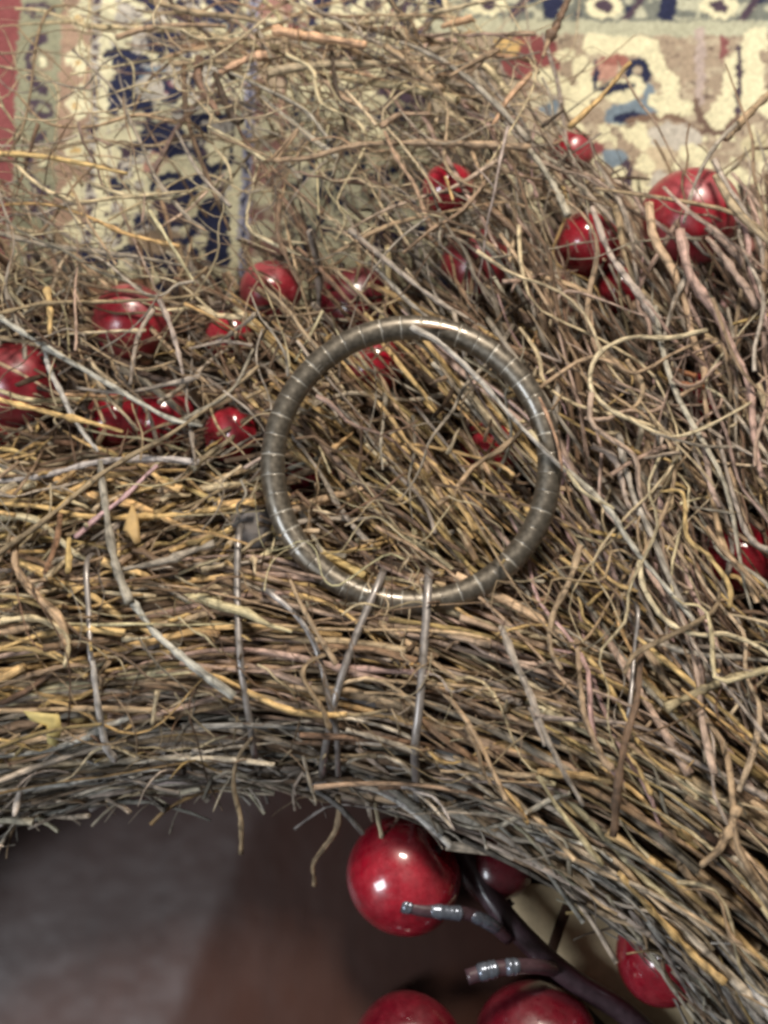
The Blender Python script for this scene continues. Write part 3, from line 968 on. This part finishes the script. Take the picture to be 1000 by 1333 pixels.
    # ends hanging into the opening
    ([(328, 960), (310, 985), (304, 1020), (314, 1065), (314, 1110)], 7, 'tan', 5),
    ([(440, 1035), (440, 1075), (425, 1100), (408, 1125), (410, 1152)], 9, 'tan', 4),
    ([(395, 985), (402, 1015), (412, 1045)], 6, 'lichen', 5), ([(395, 1005), (382, 1030), (383, 1055)], 5, 'grey', 4),
    ([(478, 1045), (484, 1068)], 8, 'lichen', 4), ([(488, 1045), (497, 1085), (504, 1112)], 7, 'pale', 4),
]
TRP = []
for pts, wpx, key, mm in TR:
    m0, m1 = mm if isinstance(mm, tuple) else (mm, mm)
    P = np.array([onsurf(x, y, .001 * (m0 + (m1 - m0) * i / (len(pts) - 1))) for i, (x, y) in enumerate(pts)])
    ends_in_hole = pts[-1][1] > 1040 and pts[-1][0] < 520
    if ends_in_hole:
        z0 = P[0, 2]
        P = np.array([U(x, y, z0 - 0.004 * i) for i, (x, y) in enumerate(pts)])
    n = max(8, 5 * len(pts))
    S = smooth_path(P, n)
    S += np.cumsum(rng.normal(size=S.shape), axis=0) * wpx * PX2M * 0.035
    R = taper(n, wpx * PX2M * .5, .62)
    TRP.append((S, R, pcol([key], .08)))

# where the berries sit, and how far the stalks in front of each are parted
G_UP, G_DN = 'red berries tucked into the twigs', 'red berries below the wreath edge'
BERRIES = [
    # px, py, r px, height of centre (m), material, tilt, lump, group, label
    (900, 282, 62, .043, 'd', (2.5, .5), .06, G_UP, 'large dusty red berry at the upper right, beside the cream rug leaf'),
    (583, 246, 34, .046, 'r', (2.0, .3), .05, G_UP, 'small deep red berry peeping out in the upper middle above the bangle'),
    (744, 202, 30, .030, 'd', (1.7, .9), .06, G_UP, 'faint red berry buried under crossing twigs below the tilted straw'),
    (765, 320, 44, .040, 'r', (1.5, .3), .06, G_UP, 'red berry behind grey stalks just left of the large dusty one'),
    (805, 378, 30, .036, 'r', (1.5, 1.3), .06, G_UP, 'small dark red berry low between stalks under the upper right pair'),
    (622, 345, 48, .038, 'd', (1.2, 2.3), .08, G_UP, 'dull red berry veiled by twigs above the top right of the bangle'),
    (172, 418, 51, .046, 'd', (2.4, -.5), .05, G_UP, 'round red berry with pale top next to the stout brown stem'),
    (352, 378, 40, .040, 'd', (2.3, .2), .06, G_UP, 'dusky red berry at the edge of the rug pattern above the bangle left side'),
    (300, 438, 36, .038, 'r', (2.2, 1.2), .05, G_UP, 'narrow glimpse of scarlet berry between twigs left of the bangle top'),
    (22, 500, 56, .042, 'd', (2.4, .2), .06, G_UP, 'purplish red berry cut by the left edge of the photo'),
    (10, 562, 40, .036, 'r', (1.5, 2.2), .05, G_UP, 'bright red berry under the purplish one at the left edge'),
    (150, 548, 40, .040, 'r', (1.9, .2), .05, G_UP, 'orange-lit red berry under two crossing pale stalks at left'),
    (212, 545, 46, .038, 'r', (1.9, 1.4), .05, G_UP, 'dark red berry between the orange-lit one and the wrinkled one'),
    (300, 566, 40, .046, 'w', (1.1, -.9), .16, G_UP, 'wrinkled pinkish red berry touching the left side of the bangle'),
    (488, 474, 42, .042, 'r', (2.2, .4), .06, G_UP, 'shaded red berry inside the bangle, just under its top'),
    (402, 622, 36, .040, 'r', (2.2, 2.4), .06, G_UP, 'shaded red berry inside the bangle at its left side'),
    (640, 585, 44, .042, 'r', (2.0, .9), .06, G_UP, 'red berry inside the bangle at its right with a pink glint'),
    (905, 520, 38, .036, 'r', (1.8, .5), .06, G_UP, 'dark red berry behind the curled tan tendril at right'),
    (965, 725, 52, .042, 'r', (1.9, .1), .05, G_UP, 'deep red berry near the right edge among long grey stalks'),
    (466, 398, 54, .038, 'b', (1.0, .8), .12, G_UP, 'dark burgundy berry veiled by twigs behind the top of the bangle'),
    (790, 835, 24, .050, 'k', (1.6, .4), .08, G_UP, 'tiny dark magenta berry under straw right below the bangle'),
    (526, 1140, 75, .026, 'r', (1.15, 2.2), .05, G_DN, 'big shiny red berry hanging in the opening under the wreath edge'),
    (646, 1130, 48, .016, 'b', (1.5, .3), .05, G_DN, 'red berry coloured as if in shadow, tucked behind the big shiny one'),
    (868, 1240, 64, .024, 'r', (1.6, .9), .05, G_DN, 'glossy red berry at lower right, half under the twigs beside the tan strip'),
    (530, 1368, 70, .016, 'b', (2.6, 2.8), .05, G_DN, 'red berry coloured as if in shade, cut by the bottom edge, left of the silvery wrapped stalk'),
    (698, 1362, 78, .017, 'b', (2.6, .1), .05, G_DN, 'red berry coloured as if in shade, cut by the bottom edge, under the silvery wrapped stalk'),
]
SEEN = [.42, .15, .0, .5, .4, .3, .5, .1, .3, .45, .45, .5, .45, .6, .5, .5, .6, .2, .7, .08, .2, .9, .6, .3, .9, .9]
kept = []
bc = []
for (px, py, rp, h, mk, tilt, lump, grp, lab), v in zip(BERRIES, SEEN):
    h -= 0.005 if grp == G_UP else 0
    bc.append((px, py, rp, h, v))
GAPS = [(230, 140, 95, 65, .7), (235, 235, 85, 48, .62), (292, 312, 36, 60, .72), (165, 345, 55, 24, .6), (350, 275, 42, 66, .55), (440, 292, 52, 48, .5),
        (525, 362, 58, 36, .5), (100, 110, 50, 90, .55), (50, 330, 45, 40, .4), (800, 130, 100, 85, .8), (950, 110, 70, 90, .8), (860, 190, 70, 40, .7)]
for t in loose:
    X, Y = proj(t[1])
    if any((((X - cx) / rx) ** 2 + ((Y - cy) / ry) ** 2 < 1).sum() >= 2 and rng.random() < v * (.45 if t[2].max() < 0.00042 else 1) for cx, cy, rx, ry, v in GAPS):
        continue
    zz = t[1][:, 2]
    ok = True
    for px, py, rp, h, v in bc:
        hit = (np.hypot(X - px, Y - py) < rp * .80) & (zz > h)
        if hit.any() and rng.random() < v:
            ok = False
            break
    if ok:
        kept.append(t)
loose = kept
loose.sort(key=lambda t: -t[0])
npart = 300 - len(TRP)
chosen, rest = loose[:npart], loose[npart:]


def tube_object(name, items, parent, sides=None):
    Vs, Qs, Fs, Cs = [], [], [], []
    off = 0
    for k, (P, R, col, sd, fl_) in enumerate(items):
        v, q, f = tube_arrays(P, R, sd, True, rng.random() * 30, fl_)
        Vs.append(v); Qs.append(q + off); Fs.append(f)
        Cs.append(np.repeat(col[None, :], len(v), 0))
        off += len(v)
    me = mesh_np(name, np.vstack(Vs), np.vstack(Qs), M_TWIG, cols=np.vstack(Cs), uv=np.vstack(Fs))
    return link(name, me, parent)


for S, R, col in TRP:
    tube_object('twig', [(S, R, col, 6, 1.0)], wreath)
for sc, P, R, col, sd, fl_ in chosen:
    tube_object('twig', [(P, R, col, 6, fl_)], wreath)
ft = tube_object('fine_twigs', [(P, R, col, sd, f_) for sc, P, R, col, sd, f_ in rest], wreath)
ft['kind'] = 'stuff'

# thin wires binding the bundle: each wraps over the tube and round underneath
WIRES = [
    ([(312, 690), (309, 760), (313, 860), (326, 945), (332, 985)], 8),
    ([(497, 750), (470, 812), (445, 880), (430, 940), (420, 1000)], 9),
    ([(558, 752), (553, 830), (546, 920), (540, 980), (545, 1052)], 10),
    ([(345, 765), (385, 800), (412, 845), (428, 910), (438, 950), (440, 1000)], 7),
    ([(114, 730), (116, 800), (120, 866)], 8),
    ([(830, 790), (826, 850), (818, 930)], 6),
]
for pts, wpx in WIRES:
    P = np.array([onsurf(x, y, .0028) for x, y in pts])
    e = P[-1].copy()
    tail = [e + np.array([0, -0.0015, -0.010]), e + np.array([0, 0.004, -0.026]), e + np.array([0, 0.016, -0.036])] if pts[-1][1] > 960 else [e + np.array([0, 0.0006, -0.012])]
    head = [P[0] + np.array([0, 0.005, -0.016])]
    S = smooth_path(np.vstack([head, P] + ([tail] if tail else [])), 34)
    v, q, f = tube_arrays(S, np.full(len(S), wpx * PX2M * (.56 if 250 < pts[0][0] < 700 else .46)), 8)
    link('binding_wire', mesh_np('binding_wire', v, q, M_WIRE), wreath)


def flake(name, pts, thick, mat, off, label=None, parent=None, dome=0.0):
    P = np.array([onsurf(x, y, off) for x, y in pts])
    c = P.mean(0) + np.array([0, 0, dome])
    n_ = len(P)
    inner = P * .55 + c * .45
    inner[:, 2] += dome * .5 + .0003
    V_ = np.vstack([P, inner, [c], P - [0, 0, thick]])
    Q_ = []
    for i in range(n_):
        j = (i + 1) % n_
        Q_ += [(i, j, n_ + j, n_ + i), (2 * n_ + 1 + i, 2 * n_ + 1 + j, j, i)]
    for i in range(0, n_, 2):
        Q_.append((n_ + i, n_ + (i + 1) % n_, n_ + (i + 2) % n_, 2 * n_))
    o = link(name, mesh_np(name, V_, Q_, mat), parent)
    if label: o['label'] = label
    return o


M_CHAFF = simple('yellow_chaff', (0.52, 0.42, 0.17), 0.6, 0, 0.3, 300, 0.25, 0, .4)
M_CHAFF2 = simple('tan_chaff', (0.40, 0.27, 0.12), 0.6, 0, 0.3, 300, 0.25, 0, .4)
flake('bark_flake', [(30, 925), (55, 928), (76, 930), (80, 950), (72, 972), (62, 968), (62, 945), (40, 938)], .0008, M_CHAFF, .006, 'pale yellow straw flake', wreath)
flake('bark_flake', [(172, 655), (179, 672), (183, 705), (175, 708), (165, 692), (160, 690)], .0008, M_CHAFF2, .006, 'tan pointed husk', wreath)
flake('bark_flake', [(300, 672), (325, 655), (355, 660), (362, 690), (350, 712), (325, 712), (308, 700), (300, 685)], .001, M_FLAKE, -.003, 'smooth grey bark flake', wreath, .002)
flake('bark_flake', [(430, 905), (470, 895), (502, 912), (500, 932), (470, 928), (445, 925)], .001, M_FLAKE, -.003, 'smooth grey bark flake', wreath, .001)
# stout reddish stem at the left
S = smooth_path([U(-60, 420, .022), U(40, 403, .024), U(110, 392, .026), U(190, 380, .026)], 20)
S2 = 0.0036 * (1 + .08 * np.sin(np.linspace(0, 9, 20)))
v, q, f = tube_arrays(S, S2, 12)
so = link('branch', mesh_np('branch', v, q, M_BARK), wreath)
so['label'] = 'stout reddish brown stem'

# ------------------------------------------------------------------ pewter ring
NSEG = 44
tube_r = 0.0027
rc_px = [U(x, y, .0695) for x, y in ((358, 605), (713, 605))]
ring_R = 0.03015
cpt = U(535, 604, 0.0675)
ring = empty('segmented_ring', cpt)
rn = np.array([0, -math.sin(math.radians(10)), math.cos(math.radians(10))])
ring.rotation_euler = (math.radians(10), math.radians(-1.5), 0)
tag(ring, 'round pewter bangle of short segments with bright joints, lying on the twigs', 'bangle')
seg_w = 2 * math.pi / NSEG


def seg_mesh(w_):
    prof_ = [(-w_ / 2, .90), (-w_ / 2 * .99, .975), (-w_ / 2 * .955, .997), (-w_ / 2 * .88, 1.0), (-w_ / 2 * .4, 1.001), (w_ / 2 * .4, 1.001), (w_ / 2 * .88, 1.0), (w_ / 2 * .955, .997), (w_ / 2 * .99, .975), (w_ / 2, .90)]
    V_, sd = [], 20
    for a, k in prof_:
        for j in range(sd):
            t = 2 * math.pi * j / sd
            rr = ring_R + tube_r * k * math.cos(t)
            V_.append((rr * math.cos(a), rr * math.sin(a), tube_r * k * math.sin(t)))
    Q_ = []
    for i in range(len(prof_) - 1):
        for j in range(sd):
            jn = (j + 1) % sd
            Q_.append((i * sd + j, i * sd + jn, (i + 1) * sd + jn, (i + 1) * sd + j))
    return mesh_np('segment', V_, Q_, M_PEWTER)


sm = seg_mesh(seg_w * 0.96)
for k in range(NSEG):
    o = link('segment', sm, ring)
    o.rotation_euler = (0.0015 * random.uniform(-1, 1), 0.0, k * seg_w + random.uniform(-1, 1) * .0045)
    o.location = (random.uniform(-1, 1) * 6e-5, random.uniform(-1, 1) * 6e-5, random.uniform(-1, 1) * 8e-5)
tt = np.linspace(0, 2 * math.pi, 133)
v, q, f = tube_arrays(np.stack([ring_R * np.cos(tt), ring_R * np.sin(tt), 0 * tt], -1), np.full(133, tube_r * .962), 20, False)
link('inner_coil', mesh_np('inner_coil', v, q, M_SILVER), ring)


# ------------------------------------------------------------------ berries
def berry_mesh(name, r, mat, lump=0.05, seed=0, squash=1.0):
    nu, nv = 28, 18
    V_ = []
    g = np.random.default_rng(seed)
    k = g.normal(size=(6, 3)) * 1.6
    ph_ = g.uniform(0, 6, 6)
    for i in range(nv + 1):
        th = math.pi * (0.004 + 0.992 * i / nv)
        for j in range(nu):
            a = 2 * math.pi * j / nu
            d = np.array([math.sin(th) * math.cos(a), math.sin(th) * math.sin(a), math.cos(th)])
            rr = r * (1 + lump * np.mean(np.sin(k @ d * 1.4 + ph_)))
            rr *= 1 - 0.20 * math.exp(-(th / 0.30) ** 2)            # dimple where the stalk sits
            V_.append(d * rr * np.array([1, 1, squash]))
    Q_ = []
    for i in range(nv):
        for j in range(nu):
            jn = (j + 1) % nu
            Q_.append((i * nu + j, (i + 1) * nu + j, (i + 1) * nu + jn, i * nu + jn))
    return mesh_np(name, V_, Q_, mat)


MB = {'r': M_RED, 'd': M_DUSTY, 'k': M_DARKB, 'w': M_RED, 'b': M_BURG_SHADE}
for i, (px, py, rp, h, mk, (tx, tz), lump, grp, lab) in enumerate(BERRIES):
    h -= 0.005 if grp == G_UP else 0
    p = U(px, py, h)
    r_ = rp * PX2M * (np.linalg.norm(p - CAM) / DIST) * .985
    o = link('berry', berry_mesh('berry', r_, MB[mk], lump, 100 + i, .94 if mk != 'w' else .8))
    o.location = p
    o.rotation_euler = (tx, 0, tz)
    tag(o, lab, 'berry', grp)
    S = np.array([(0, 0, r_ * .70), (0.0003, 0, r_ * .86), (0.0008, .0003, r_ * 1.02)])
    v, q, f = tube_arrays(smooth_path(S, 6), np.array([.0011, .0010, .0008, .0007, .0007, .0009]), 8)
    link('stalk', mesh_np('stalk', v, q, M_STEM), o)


# dark stem with silvery wrapped stalks in the opening
def at_h(pts):
    return np.array([U(x, y, h) for x, y, h in pts])


stem = empty('berry_sprig', U(700, 1240, .022))
tag(stem, 'dark forked stem with silvery wrapped stalks reaching to the bottom berries', 'stem')
stem_o = np.array(stem.location)


def stem_part(name, pts, r, mat, n=26, bands=0, parent=stem):
    S = smooth_path(at_h(pts), n) - stem_o
    R = np.full(n, r)
    if bands or mat is M_FOIL:
        R = r * (1 + .05 * np.sin(np.linspace(0, bands * 6.28, n))) * np.sqrt(np.clip(1 - np.linspace(-1, 1, n) ** 6, .15, 1)) * (1 + .05 * rng.normal(size=n))
    v, q, f = tube_arrays(S, R, 10)
    return link(name, mesh_np(name, v, q, mat), parent)


stem_part('main_stem', [(600, 1100, .020), (640, 1170, .022), (690, 1228, .022), (745, 1275, .020), (815, 1320, .018), (880, 1380, .016)], .0027, M_STEM)
b1 = stem_part('branchlet', [(522, 1178, .037), (560, 1186, .036), (600, 1188, .034), (632, 1198, .030), (662, 1222, .024)], .0015, M_STEM)
b2 = stem_part('branchlet', [(608, 1272, .036), (640, 1262, .036), (672, 1258, .034), (700, 1258, .030), (720, 1262, .024)], .0017, M_STEM)
stem_part('foil_wrap', [(522, 1178, .0372), (538, 1182, .0370)], .00165, M_FOIL, 14)
stem_part('foil_wrap', [(556, 1185, .0364), (585, 1188, .0355), (603, 1189, .0346)], .00165, M_FOIL, 22)
stem_part('foil_wrap', [(612, 1191, .0336), (634, 1200, .0306), (648, 1210, .0275)], .00155, M_FOIL, 20)
stem_part('foil_wrap', [(620, 1267, .0366), (650, 1260, .0362)], .0020, M_FOIL, 16)
stem_part('foil_wrap', [(656, 1259, .0360), (676, 1258, .0346)], .0019, M_FOIL, 16)
# tan strip with a brown line
strip_pts = [(655, 1150), (700, 1150), (790, 1180), (850, 1230), (900, 1300), (900, 1350), (800, 1345), (745, 1290), (690, 1230), (655, 1195)]
P = np.array([U(x, y, ZB) for x, y in strip_pts])
P[:, 2] = [zboard(p_[0], p_[1]) + .0032 for p_ in P]
c = P.mean(0)
n_ = len(P)
V_ = np.vstack([P, [c], P - [0, 0, .0026]])
Q_ = [(i, i + 1, (i + 2) % n_, n_) for i in range(0, n_, 2)] + [(n_ + 1 + i, n_ + 1 + (i + 1) % n_, (i + 1) % n_, i) for i in range(n_)]
strip = link('tan_strip', mesh_np('tan_strip', V_, Q_, M_TAN, smooth=False))
tag(strip, 'flat tan strip with one short dark brown line, under the lower right twigs', 'strip')
S = smooth_path([U(742, 1165, ZB), U(730, 1195, ZB), U(714, 1242, ZB)], 12)
S[:, 2] = [zboard(p_[0], p_[1]) + .0036 for p_ in S]
v, q, f = tube_arrays(S, np.full(12, .0013), 8, True, 0, .3)
link('brown_line', mesh_np('brown_line', v, q, M_BROWN), strip)
